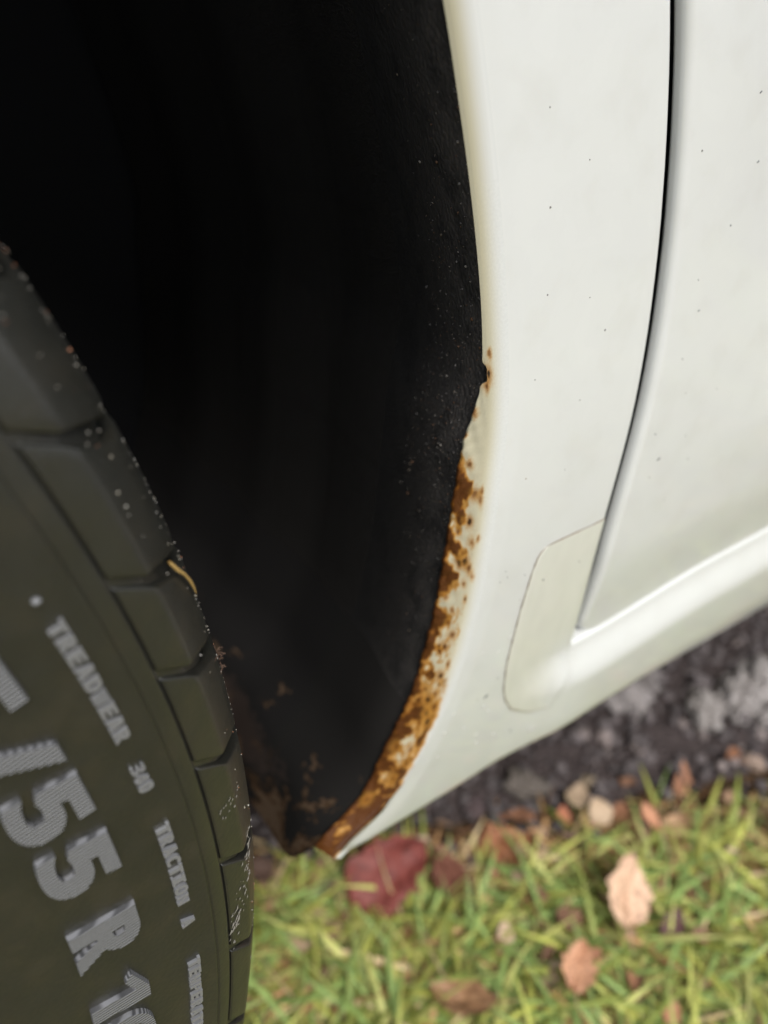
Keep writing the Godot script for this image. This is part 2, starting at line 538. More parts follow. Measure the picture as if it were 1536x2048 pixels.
	var zl := [0.0, 0.004, 0.010, 0.018, 0.03, 0.045, 0.06, 0.075, 0.09, 0.11, 0.13, 0.15, 0.17, 0.19, 0.21, 0.23, 0.25]
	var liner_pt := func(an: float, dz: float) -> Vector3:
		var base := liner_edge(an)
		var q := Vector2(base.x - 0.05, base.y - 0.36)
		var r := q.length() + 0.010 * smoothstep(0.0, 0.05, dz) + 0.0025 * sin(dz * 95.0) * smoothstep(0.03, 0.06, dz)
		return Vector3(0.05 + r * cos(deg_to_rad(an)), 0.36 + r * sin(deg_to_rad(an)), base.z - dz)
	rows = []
	var lit_strip := []
	var lit_strip_uv := []
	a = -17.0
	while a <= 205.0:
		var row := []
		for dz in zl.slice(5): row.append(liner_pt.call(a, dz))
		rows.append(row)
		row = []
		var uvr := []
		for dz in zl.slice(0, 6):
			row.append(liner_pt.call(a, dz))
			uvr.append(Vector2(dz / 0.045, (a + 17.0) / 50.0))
		lit_strip.append(row)
		lit_strip_uv.append(uvr)
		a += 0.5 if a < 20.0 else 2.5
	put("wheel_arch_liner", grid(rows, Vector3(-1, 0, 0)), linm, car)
	# coarse undercoat strip at the lip, light falloff into the well painted in
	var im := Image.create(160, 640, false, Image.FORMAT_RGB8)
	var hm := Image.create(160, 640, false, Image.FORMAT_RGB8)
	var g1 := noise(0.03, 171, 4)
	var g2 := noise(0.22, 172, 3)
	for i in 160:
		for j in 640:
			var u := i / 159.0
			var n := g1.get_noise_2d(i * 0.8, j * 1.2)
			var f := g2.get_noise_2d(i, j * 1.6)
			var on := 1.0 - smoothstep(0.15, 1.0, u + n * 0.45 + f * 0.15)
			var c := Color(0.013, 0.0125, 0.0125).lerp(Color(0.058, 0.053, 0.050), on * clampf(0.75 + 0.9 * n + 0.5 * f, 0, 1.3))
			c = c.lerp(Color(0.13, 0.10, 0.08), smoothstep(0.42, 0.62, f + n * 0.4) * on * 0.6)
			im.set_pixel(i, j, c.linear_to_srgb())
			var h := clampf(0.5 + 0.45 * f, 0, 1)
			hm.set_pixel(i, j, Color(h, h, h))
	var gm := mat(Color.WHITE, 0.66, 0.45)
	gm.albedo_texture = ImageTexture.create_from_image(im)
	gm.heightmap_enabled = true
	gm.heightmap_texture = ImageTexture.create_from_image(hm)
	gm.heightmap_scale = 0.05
	put("lit_undercoat_strip", grid(lit_strip, Vector3(-1, 0, 0), lit_strip_uv), gm, car)
	rows = []
	for i in 25:
		var row := []
		for dz in zl:
			var amin := lerp_table([Vector2(0, -27), Vector2(0.005, -28.8), Vector2(0.012, -30.0), Vector2(0.03, -30.8), Vector2(0.06, -31.8), Vector2(0.25, -32.5)], dz)
			var an := lerpf(amin, -17.0, i / 24.0)
			var p: Vector3 = liner_pt.call(maxf(an, -27.0), dz)
			if an < -27.0:
				var r := Vector2(p.x - 0.05, p.y - 0.36).length()
				p = Vector3(0.05 + r * cos(deg_to_rad(an)), 0.36 + r * sin(deg_to_rad(an)), p.z)
			row.append(p)
		rows.append(row)
	var mudm := mat(Color.WHITE, 0.85, 0.3)
	mudm.albedo_texture = mud_image()
	mudm.texture_repeat = false
	put("sill_end", grid(rows, Vector3(-1, 0, 0)), mudm, car).set_meta("label", "muddy rusted rear end of the sill inside the wheel arch")
	var housing := BoxMesh.new()
	housing.size = Vector3(0.9, 0.75, 0.02)
	put("inner_wheel_housing", housing, black, car).position = Vector3(0.05, 0.52, -0.30)
	var floor_pan := BoxMesh.new()
	floor_pan.size = Vector3(3.6, 0.03, 1.30)
	put("floor_pan", floor_pan, black, car).position = Vector3(1.25, 0.222, -0.97)

	# --- the rest of the car, outside the photograph
	rows = []
	for k in 40:
		var y := lerpf(0.2672, 0.93, k / 39.0)
		rows.append([Vector3(1.255, y, S(1.25, maxf(y, 0.27)) - 0.006), Vector3(1.2565, y, S(1.25, maxf(y, 0.27)) + 0.0018), Vector3(1.6, y, S(1.25, maxf(y, 0.27)) + 0.002), Vector3(2.2, y, S(1.25, maxf(y, 0.27)) - 0.004)])
	put("front_door", grid(rows, Vector3(0, 0, 1)), paint, car)
	rows = []
	for i in 61:
		var an := deg_to_rad(lerpf(-25.0, 205.0, i / 60.0))
		var p := Vector2(2.58 + 0.335 * cos(an), 0.34 + 0.335 * sin(an))
		var dir := Vector2(cos(an), sin(an))
		var q := p
		for k in 60:
			var c := p + dir * k * 0.02
			q = Vector2(clampf(c.x, 2.206, 3.3), clampf(c.y, 0.2, lerpf(0.93, 0.72, smoothstep(2.3, 3.3, c.x))))
			if q != c: break
		var row := [Vector3(p.x, p.y, -0.035), Vector3(p.x, p.y, -0.021)]
		for k in range(1, 9):
			var c := p.lerp(q, k / 8.0)
			row.append(Vector3(c.x, c.y, S(0.3, c.y) - 0.25 * smoothstep(2.7, 3.3, c.x) ** 2))
		rows.append(row)
	put("front_fender", grid(rows, Vector3(0, 0, 1)), paint, car)
	var glass := mat(Color(0.01, 0.012, 0.013), 0.05, 0.6)
	rows = []
	for st in [[-0.8, 0.2, 0.21], [-0.8, 0.93, 0.94], [-0.55, 0.93, 1.02], [-0.15, 0.93, 1.40], [0.5, 0.93, 1.46], [1.15, 0.93, 1.42], [1.85, 0.93, 1.0], [2.4, 0.90, 0.93], [3.3, 0.72, 0.73], [3.3, 0.2, 0.21]]:
		var hgt: float = st[2] - st[1]
		rows.append([Vector3(st[0], st[1], -0.04), Vector3(st[0], st[2] - 0.04 * minf(1, hgt * 5), -0.05 - hgt * 0.4), Vector3(st[0], st[2], -0.12 - hgt * 0.4), Vector3(st[0], st[2] + 0.012, -0.85), Vector3(st[0], st[2], -1.58 + hgt * 0.4), Vector3(st[0], st[2] - 0.04 * minf(1, hgt * 5), -1.65 + hgt * 0.4), Vector3(st[0], st[1], -1.66)])
	put("roof_and_bonnet", grid(rows, Vector3(0, 1, 0)), paint, car)
	for wx in [[-0.12, 0.42], [0.47, 1.2]]:
		rows = []
		for k in 5:
			var f := lerpf(0.06, 0.88, k / 4.0)
			var y := lerpf(0.93, 1.38, f)
			rows.append([Vector3(wx[0], y, -0.034 - (y - 0.93) * 0.42), Vector3(lerpf(wx[1], wx[1] - 0.05, f), y, -0.034 - (y - 0.93) * 0.42)])
		put("side_window", grid(rows, Vector3(0, 0, 1)), glass, car)
	rows = []
	for y in [0.2, 0.5, 0.93]: rows.append([Vector3(-0.8, y, -1.66), Vector3(3.3, minf(y, 0.72), -1.66)])
	put("far_side", grid(rows, Vector3(0, 0, -1)), paint, car)

	# --- clear protective film, yellowed, over the foot of the panel
	var film := mat(Color.WHITE, 0.32, 0.5)
	film.texture_repeat = false
	var fade := Image.create(48, 48, false, Image.FORMAT_RGB8)
	var blot := noise(0.09, 77, 3)
	for i in 48:
		for j in 48:
			var f := smoothstep(0.35, 0.95, i / 47.0) * smoothstep(0.50, 0.30, j / 47.0)
			var c := Color(0.675, 0.67, 0.60).lerp(Color(0.705, 0.71, 0.69), f) * (1.0 + 0.05 * blot.get_noise_2d(i, j))
			fade.set_pixel(i, j, c.linear_to_srgb())
	film.albedo_texture = ImageTexture.create_from_image(fade)
	film.clearcoat_enabled = true
	film.clearcoat = 0.8
	film.clearcoat_roughness = 0.12
	var fl := [Vector2(0.2405, 0.4150), Vector2(0.2412, 0.4085), Vector2(0.2431, 0.4046), Vector2(0.2477, 0.3993), Vector2(0.2540, 0.3962), Vector2(0.2603, 0.3943), Vector2(0.2723, 0.3933), Vector2(0.2830, 0.3940), Vector2(0.2936, 0.3950), Vector2(0.3060, 0.3972), Vector2(0.3105, 0.3986), Vector2(0.3125, 0.4002), Vector2(0.3133, 0.4016)]
	rows = []
	var edge := []
	var film_pt := func(x: float, y: float, up: float) -> Vector3: return Vector3(x, y, S(x, y) - roll_drop(gap_x(maxf(y, 0.2645)) - x, 0.0016) * smoothstep(0.2643, 0.2673, y) + up)
	for k in 61:
		var y := lerpf(0.2405, 0.3131, k / 60.0)
		var xl := lerp_table(fl, y)
		var xr: float = gap_x(y) - 0.0009 if y > 0.2645 else lerpf(0.4150, 0.4196, smoothstep(0.2405, 0.256, y))
		var row := [film_pt.call(xl, y, -0.0001)]
		for j in 15:
			var x := lerpf(xl + 0.0002, xr, j / 14.0)
			row.append(film_pt.call(x, y, 0.00028))
		row.append(film_pt.call(xr, y, -0.0001))
		rows.append(row)
		edge.append(film_pt.call(xl, y, 0.0002))
	var film_node := put("protective_film", grid(rows, Vector3(0, 0, 1)), film, quarter)
	for k in range(1, 9): edge.append(film_pt.call(lerpf(0.4016, gap_x(0.313) - 0.001, k / 8.0), 0.3132, 0.0002))
	var er := []
	for k in edge.size(): er.append(0.00011 + 0.00007 * sin(k * 1.7) * sin(k * 0.6))
	put("film_edge", tube(edge, er, 5), mat(Color(0.20, 0.13, 0.075), 0.8), car)
	film_node.set_meta("label", "yellowed clear film stuck over the foot of the panel")

	# --- stone chips and dirt specks in the paint
	var chipm := [mat(Color(0.03, 0.035, 0.045), 0.6), mat(Color(0.18, 0.17, 0.16), 0.7), mat(Color(0.22, 0.10, 0.04), 0.8), mat(Color(0.46, 0.44, 0.40), 0.6)]
	var chips := [[0.3933, 0.3992, 0.5, 1, 0], [0.3941, 0.3815, 0.4, 1, 0], [0.4127, 0.3694, 0.55, 1, 0], [0.3914, 0.3376, 0.3, 2, 0], [0.3877, 0.262, 1.15, 0, 1], [0.4017, 0.3015, 0.4, 0, 0], [0.3973, 0.3016, 0.35, 0, 0], [0.3886, 0.3084, 0.3, 0, 0], [0.3948, 0.3063, 0.35, 0, 0], [0.3878, 0.3108, 0.25, 0, 0], [0.415, 0.3017, 0.35, 1, 0], [0.3862, 0.3079, 0.3, 0, 0], [0.3944, 0.2976, 0.3, 1, 0], [0.3843, 0.2625, 0.4, 1, 0], [0.4018, 0.2348, 0.4, 1, 1], [0.3916, 0.4172, 0.35, 1, 0], [0.4031, 0.4067, 0.3, 1, 0], [0.4068, 0.3782, 0.3, 1, 0], [0.4043, 0.3355, 0.3, 1, 0], [0.392, 0.3629, 0.3, 1, 0], [0.4067, 0.3537, 0.3, 1, 0], [0.3995, 0.29, 0.35, 0, 0], [0.3972, 0.2895, 0.3, 0, 0], [0.391, 0.268, 0.5, 1, 1]]
	for k in 16: chips.append([rng.randf_range(0.372, 0.398), rng.randf_range(0.228, 0.285), rng.randf_range(0.25, 0.45), 3, 2])
	for k in 5: chips.append([rng.randf_range(0.405, 0.45), rng.randf_range(0.225, 0.245), rng.randf_range(0.3, 0.5), 3, 2])
	for c in chips:
		if c[0] > 0.42: continue
		put("paint_chip", chip_mesh(c[0], c[1], c[2] * 0.001, S(c[0], c[1]) + (0.0004 if c[0] > 0.4 and c[1] < 0.313 else 0.0), c[4]), chipm[c[3]], quarter)
	var dchips := [[0.4538, 0.4141, 0.6, 0, 1], [0.4579, 0.3993, 0.6, 0, 1], [0.4356, 0.4045, 0.5, 1, 0], [0.451, 0.3862, 0.45, 0, 0], [0.4417, 0.3752, 0.3, 0, 0], [0.4439, 0.3672, 0.5, 0, 1], [0.435, 0.336, 0.4, 0, 0], [0.4386, 0.3272, 0.9, 0, 1], [0.4517, 0.3226, 0.5, 1, 1], [0.4362, 0.3221, 0.4, 1, 0], [0.4452, 0.3111, 0.35, 1, 0], [0.458, 0.3423, 0.35, 1, 0], [0.4406, 0.3555, 0.4, 1, 0], [0.4482, 0.3312, 0.3, 0, 0], [0.4445, 0.345, 0.3, 1, 0]]
	for c in dchips:
		put("paint_chip", chip_mesh(c[0], c[1], c[2] * 0.001, S(c[0], c[1]) + 0.0013, c[4]), chipm[c[3]], door)
	build_wheel()

func chip_mesh(x: float, y: float, r: float, z: float, long: int) -> ArrayMesh:
	var rows := []
	for i in 3:
		var row := []
		for k in 10:
			var an := TAU * k / 9.0
			var rr: float = r * [0.0, 0.7, 1.0][i] * (1.0 + 0.25 * sin(k * 2.3 + x * 900.0))
			var d: Vector2 = Vector2(cos(an) * [1.0, 1.7, 5.0][long], sin(an) * [1.0, 0.55, 0.22][long]).rotated(0.5) * rr * 0.55
			row.append(Vector3(x + d.x, y + d.y, z + [0.00012, 0.0001, -0.0001][i]))
		row[9] = row[0]
		rows.append(row)
	return grid(rows, Vector3(0, 0, 1))

# ---------------------------------------------------------------- the wheel
var SIDEWALL := [Vector2(0.2100, -0.016), Vector2(0.2140, -0.010), Vector2(0.2200, -0.0055), Vector2(0.2290, -0.001), Vector2(0.2400, 0.0022), Vector2(0.2520, 0.0041), Vector2(0.2640, 0.0049), Vector2(0.2760, 0.0048), Vector2(0.2850, 0.0046), Vector2(0.2905, 0.0045)]

func side_z(r: float) -> float: return lerp_table(SIDEWALL, r)

func build_wheel() -> void:
	var wheel := Node3D.new()
	wheel.name = "wheel"
	wheel.position = Vector3(0, 0.308, 0)
	car.add_child(wheel, true)
	var rubber := mat(Color(0.027, 0.0262, 0.0215), 0.42, 0.66)
	rubber.roughness_texture = noise_tex(512, 0.02, 51, [[0.0, Color(0.55, 0.55, 0.55)], [1.0, Color(1, 1, 1)]], 5)
	rubber.roughness = 0.44
	rubber.albedo_texture = noise_tex(1024, 0.006, 52, [[0.0, Color(0.54, 0.56, 0.56)], [0.42, Color(0.62, 0.63, 0.61)], [0.60, Color(0.68, 0.67, 0.62)], [0.75, Color(0.85, 0.79, 0.70)], [1.0, Color(0.95, 0.88, 0.8)]], 6)
	rubber.heightmap_enabled = true
	rubber.heightmap_texture = noise_tex(512, 0.12, 53, [], 3)
	rubber.heightmap_scale = 0.006
	tri(rubber, 11.0)
	var prof := SIDEWALL.duplicate()
	prof.append_array([Vector2(0.2922, 0.00445), Vector2(0.29255, 0.00440), Vector2(0.2927, 0.00405), Vector2(0.29295, 0.00405), Vector2(0.2931, 0.00428), Vector2(0.2945, 0.00375), Vector2(0.2957, 0.00300), Vector2(0.29595, 0.0027), Vector2(0.29605, 0.0021), Vector2(0.2964, 0.0019), Vector2(0.2987, 0.0003), Vector2(0.3005, -0.0013), Vector2(0.3011, -0.0022), Vector2(0.3017, -0.0032), Vector2(0.3033, -0.0057), Vector2(0.3049, -0.0090), Vector2(0.3063, -0.0126), Vector2(0.3075, -0.0181), Vector2(0.3079, -0.035), Vector2(0.3079, -0.0505), Vector2(0.3050, -0.053), Vector2(0.3040, -0.056), Vector2(0.3108, -0.0565), Vector2(0.3114, -0.085), Vector2(0.3112, -0.0895), Vector2(0.3040, -0.090), Vector2(0.3040, -0.099), Vector2(0.3112, -0.0995), Vector2(0.3110, -0.130), Vector2(0.3040, -0.1305), Vector2(0.3040, -0.139), Vector2(0.3105, -0.1395), Vector2(0.308, -0.175), Vector2(0.300, -0.190), Vector2(0.280, -0.195), Vector2(0.24, -0.190), Vector2(0.21, -0.175)])
	put("tyre", lathe(prof, 480), rubber, wheel)
	# shoulder blocks of the tread, each a piece
	var edges := [21.5, 16.58, 11.49, 7.62, 3.2, -2.2, -7.6, -12.7]
	var at := -12.7
	while at > -333.0:
		at -= 4.9
		edges.append(at)
	edges.append(21.5 - 360.0)
	for i in edges.size() - 1:
		put("tread_block", block_mesh(edges[i + 1], edges[i]), rubber, wheel)
	# rim
	var alloy := mat(Color(0.42, 0.43, 0.44), 0.35, 0.6)
	alloy.metallic = 0.7
	put("rim", lathe([Vector2(0.2105, -0.014), Vector2(0.2125, -0.0115), Vector2(0.209, -0.0105), Vector2(0.203, -0.016), Vector2(0.198, -0.03), Vector2(0.190, -0.06), Vector2(0.188, -0.17), Vector2(0.21, -0.18)], 160), alloy, wheel)
	put("brake_disc", lathe([Vector2(0.06, -0.075), Vector2(0.15, -0.075), Vector2(0.15, -0.09), Vector2(0.06, -0.09)], 96), mat(Color(0.2, 0.19, 0.18), 0.5), wheel)
	for k in 5:
		var rows := []
		for s in 9:
			var f := s / 8.0
			var r := lerpf(0.045, 0.199, f)
			var w := lerpf(0.026, 0.017, sin(f * PI)) + 0.006 * smoothstep(0.8, 1.0, f)
			var z := lerpf(-0.03, -0.020, f) - 0.012 * sin(f * PI)
			rows.append([Vector3(-w, r, z - 0.03), Vector3(-w, r, z - 0.004), Vector3(-w + 0.004, r, z), Vector3(w - 0.004, r, z), Vector3(w, r, z - 0.004), Vector3(w, r, z - 0.03)])
		put("spoke", grid(rows, Vector3(0, 0, 1)), alloy, wheel).rotation.z = TAU * k / 5.0 + 0.3
	put("hub_cap", lathe([Vector2(0.0, -0.022), Vector2(0.028, -0.023), Vector2(0.034, -0.027), Vector2(0.06, -0.032), Vector2(0.062, -0.06)], 48), alloy, wheel)
	# raised lettering
	var letm := mat(Color(0.185, 0.185, 0.195), 0.38, 0.6)  # worn grey rubber, sky gleam of the ridges put into the colour
	var stripes := Image.create(4, 64, false, Image.FORMAT_RGB8)
	var tint := Image.create(4, 64, false, Image.FORMAT_RGB8)
	for j in 64:
		var s := 0.5 + 0.5 * sin(TAU * j / 64.0)
		for i in 4:
			stripes.set_pixel(i, j, Color(s, s, s))
			var g := lerpf(0.30, 1.0, smoothstep(0.15, 0.75, s))
			tint.set_pixel(i, j, Color(g, g, g).linear_to_srgb())
	letm.albedo_texture = ImageTexture.create_from_image(tint)
	letm.heightmap_enabled = true
	letm.heightmap_texture = ImageTexture.create_from_image(stripes)
	letm.heightmap_scale = 0.022
	var font := SystemFont.new()
	font.font_names = PackedStringArray(["Droid Sans"])
	font.font_weight = 700
	var bold := FontVariation.new()
	bold.base_font = font
	bold.variation_embolden = 0.9
	var cap := glyph_box(bold, "R")
	for c in [["2", 17.1, 14.9], ["0", 14.5, 12.2], ["5", 11.9, 9.6], ["/", 9.0, 7.0], ["5", 6.5, 4.2], ["5", 3.45, 1.05], ["R", -0.95, -3.3], ["1", -4.7, -6.7], ["6", -7.3, -9.7]]:
		letter(wheel, font if c[0] in "136" else bold, cap, c[0], 0.2674, 0.0121, c[1], c[2], 0.0011, letm)
	var small := mat(Color(0.17, 0.17, 0.175), 0.28, 0.8)  # worn grey, lightened by the gleam painted into the small letters
	for wd in [["TREADWEAR", 11.7, 6.35], ["340", 5.2, 3.85], ["TRACTION", 2.0, -2.6], ["A", -3.45, -4.0], ["TEMPERATURE", -6.1, -12.0], ["A", -12.8, -13.4]]:
		var word: String = wd[0]
		var step: float = (wd[1] - wd[2]) / word.length()
		for k in word.length():
			letter(wheel, font if word[k] in "3WMN4P" else bold, cap, word[k], 0.2863, 0.0026, wd[1] - step * k - step * 0.1, wd[1] - step * (k + 1) + step * 0.1, 0.0007, small)
	var dot := SphereMesh.new()
	dot.radius = 0.0007
	dot.height = 0.001
	dot.radial_segments = 12
	dot.rings = 6
	put("raised_dot", dot, small, wheel).position = Vector3(0.2874 * cos(deg_to_rad(12.54)), 0.2874 * sin(deg_to_rad(12.54)), 0.0048)
	# chalky scuff on the shoulder
	var st := SurfaceTool.new()
	st.begin(Mesh.PRIMITIVE_TRIANGLES)
	for k in 75:
		var f := rng.randf()
		var an := deg_to_rad(lerpf(-3.4, -6.6, f) + rng.randfn(0, 0.5))
		var r := lerpf(0.3052, 0.2962, f) + rng.randfn(0, 0.0008)
		flake(st, an, r, rng.randf_range(0.0002, 0.0008) * (1.5 if f > 0.75 else 1.0))
	for k in 16: flake(st, deg_to_rad(rng.randf_range(-0.3, 0.4)), rng.randf_range(0.298, 0.304), 0.0004)
	st.generate_normals()
	var sc := put("rubber_scuff", st.commit(), mat(Color(0.23, 0.21, 0.18), 0.6), wheel)
	sc.set_meta("kind", "stuff")
	# front wheel, outside the photograph
	var fw := Node3D.new()
	fw.name = "wheel_001"
	fw.position = Vector3(2.58, 0.308, 0)
	car.add_child(fw, true)
	for part in ["tyre", "rim", "hub_cap", "spoke", "spoke_001", "spoke_002", "spoke_003", "spoke_004"]:
		var d: MeshInstance3D = wheel.get_node(part).duplicate()
		d.name = part
		fw.add_child(d, true)

func block_z(r: float) -> float: return lerp_table(BLOCKZ, r)
var BLOCK := [Vector2(0.2965, 0.0022), Vector2(0.2969, 0.0025), Vector2(0.2992, 0.0012), Vector2(0.3013, 0.0), Vector2(0.3021, -0.0006), Vector2(0.3028, -0.0015), Vector2(0.3045, -0.0043), Vector2(0.3067, -0.0081), Vector2(0.3085, -0.0117), Vector2(0.3098, -0.0170), Vector2(0.3106, -0.0350), Vector2(0.3109, -0.0500), Vector2(0.3095, -0.0515)]
var BLOCKZ := [Vector2(0.2965, 0.0025), Vector2(0.2992, 0.0012), Vector2(0.3013, 0.0), Vector2(0.3021, -0.0006), Vector2(0.3028, -0.0015), Vector2(0.3045, -0.0043), Vector2(0.3067, -0.0081)]
var FLOOR := [Vector2(0.2963, 0.0017), Vector2(0.2964, 0.0016), Vector2(0.2988, 0.0004), Vector2(0.3006, -0.0012), Vector2(0.3012, -0.0021), Vector2(0.3018, -0.0031), Vector2(0.3034, -0.0056), Vector2(0.3050, -0.0089), Vector2(0.3064, -0.0125), Vector2(0.3076, -0.0180), Vector2(0.3080, -0.035), Vector2(0.3080, -0.0505), Vector2(0.3075, -0.0515)]

func block_mesh(a0: float, a1: float) -> ArrayMesh:
	var rows := []
	var n := 10
	for j in BLOCK.size():
		var f := float(j) / (BLOCK.size() - 1)
		var slant := -2.3 * clampf((BLOCK[j].x - 0.2968) / 0.0117, 0, 1) - 0.9 * smoothstep(-0.012, -0.05, BLOCK[j].y)
		var half := lerpf(0.21, 0.36, smoothstep(0.2, 0.6, f))
		var lo := a0 + half + slant
		var hi := a1 - half + slant
		var row := []
		row.append(polar(FLOOR[j], lo - 0.06))
		row.append(polar(BLOCK[j].lerp(FLOOR[j], 0.25), lo - 0.01))
		for k in n + 1: row.append(polar(BLOCK[j], lerpf(lo + 0.07, hi - 0.07, float(k) / n)))
		row.append(polar(BLOCK[j].lerp(FLOOR[j], 0.25), hi + 0.01))
		row.append(polar(FLOOR[j], hi + 0.06))
		rows.append(row)
	return grid(rows, polar(Vector2(1, 0.3), (a0 + a1) / 2.0))

func polar(p: Vector2, deg: float) -> Vector3:
	return Vector3(p.x * cos(deg_to_rad(deg)), p.x * sin(deg_to_rad(deg)), p.y)

func flake(st: SurfaceTool, an: float, r: float, s: float) -> void:
	var c := Vector3(r * cos(an), r * sin(an), block_z(r) + 0.0002)
	var rad := Vector3(cos(an), sin(an), 0)
	var tan := Vector3(-sin(an), cos(an), 0)
	var u := (rad * 0.72 - Vector3(0, 0, 0.69)).normalized()
	var nrm := (rad * 0.69 + Vector3(0, 0, 0.72)).normalized()
	var turn := rng.randf_range(-0.5, 0.9)
	var e := (u * cos(turn) + tan * sin(turn)) * s
	var f := (tan * cos(turn) - u * sin(turn)) * s * rng.randf_range(0.15, 0.4)
	var top := c + nrm * s * 0.3
	var k := [c - e, c + f, c + e, c - f]
	for i in 4:
		st.add_vertex(k[i])
		st.add_vertex(top)
		st.add_vertex(k[(i + 1) % 4])

func glyph(font: Font, ch: String) -> TextMesh:
	var t := TextMesh.new()
	t.font = font
	t.text = ch
	t.font_size = 64
	t.pixel_size = 0.01
	t.depth = 0.1
	t.curve_step = 1.0
	return t

func glyph_box(font: Font, ch: String) -> AABB: return glyph(font, ch).get_aabb()

func letter(parent: Node, font: Font, cap: AABB, ch: String, r0: float, height: float, left: float, right: float, rise: float, m: Material) -> void:
	var t := glyph(font, ch)
	var box := t.get_aabb()
	var a := t.surface_get_arrays(0)
	var v: PackedVector3Array = a[Mesh.ARRAY_VERTEX]
	var nor: PackedVector3Array = a[Mesh.ARRAY_NORMAL]
	var uv := PackedVector2Array()
	for i in v.size():
		var x := (v[i].x - box.position.x) / box.size.x
		var y := (v[i].y - box.position.y) / box.size.y * (box.size.y / cap.size.y if ch != "/" else 1.0)
		var z := (v[i].z - box.position.z) / box.size.z
		# sides slope a little, so the top face is smaller
		if z > 0.5:
			x = 0.5 + (x - 0.5) * 0.97
			y = 0.5 + (y - 0.5) * 0.97
		var an := deg_to_rad(lerpf(left, right, x))
		var r := r0 + height * y
		uv.append(Vector2(x, (x * deg_to_rad(left - right) * 0.275 + height * y * 0.12) / 0.00072))
		v[i] = Vector3(r * cos(an), r * sin(an), side_z(r) - 0.0004 + (rise + 0.0004) * z)
		var q := nor[i]
		nor[i] = (Vector3(cos(an), sin(an), 0) * q.y + Vector3(sin(an), -cos(an), 0) * q.x + Vector3(0, 0, q.z)).normalized()
	put("letter", arrays(v, nor, uv, a[Mesh.ARRAY_INDEX]), m, parent)

# ---------------------------------------------------------------- the ground
func kerb_side(x: float, z: float) -> float:   # how far a point lies on the grass side of the asphalt's ragged edge
	var d := Vector2(0.30, 0.134).normalized()
	return (x - 0.36) * -d.y + (z + 0.20) * d.x

func copies(called: String, mesh: Mesh, m: Material, xf: Array, cols: Array, label: String) -> void:
	var mm := MultiMesh.new()
	mm.transform_format = MultiMesh.TRANSFORM_3D
	mm.use_colors = true
	mm.mesh = mesh
	mm.instance_count = xf.size()
	for i in xf.size():
		mm.set_instance_transform(i, xf[i])
		mm.set_instance_color(i, cols[i])
	var o := MultiMeshInstance3D.new()
	o.name = numbered(called, self)
	o.multimesh = mm
	m.vertex_color_use_as_albedo = true
	o.material_override = m
	add_child(o, true)
	tag(o, label, called.replace("_", " "), "", "stuff")

func blade_mesh(bend: float, width: float) -> ArrayMesh:
	# one metre tall, bends over; a shallow keel along the middle
	var rows := []
	var p := Vector3.ZERO
	var an := 0.15
	for i in 6:
		var f := i / 5.0
		var w := width * (1.0 - f * f * 0.95) * (0.75 + 0.6 * f * (1.0 - f) * 2.0)
		rows.append([p + Vector3(-w, 0, 0), p + Vector3(0, 0, -w * 0.35), p + Vector3(w, 0, 0)])
		an += bend / 5.0
		p += Vector3(0, cos(an), sin(an)) * 0.2
	return grid(rows, Vector3(0, 0, 1))

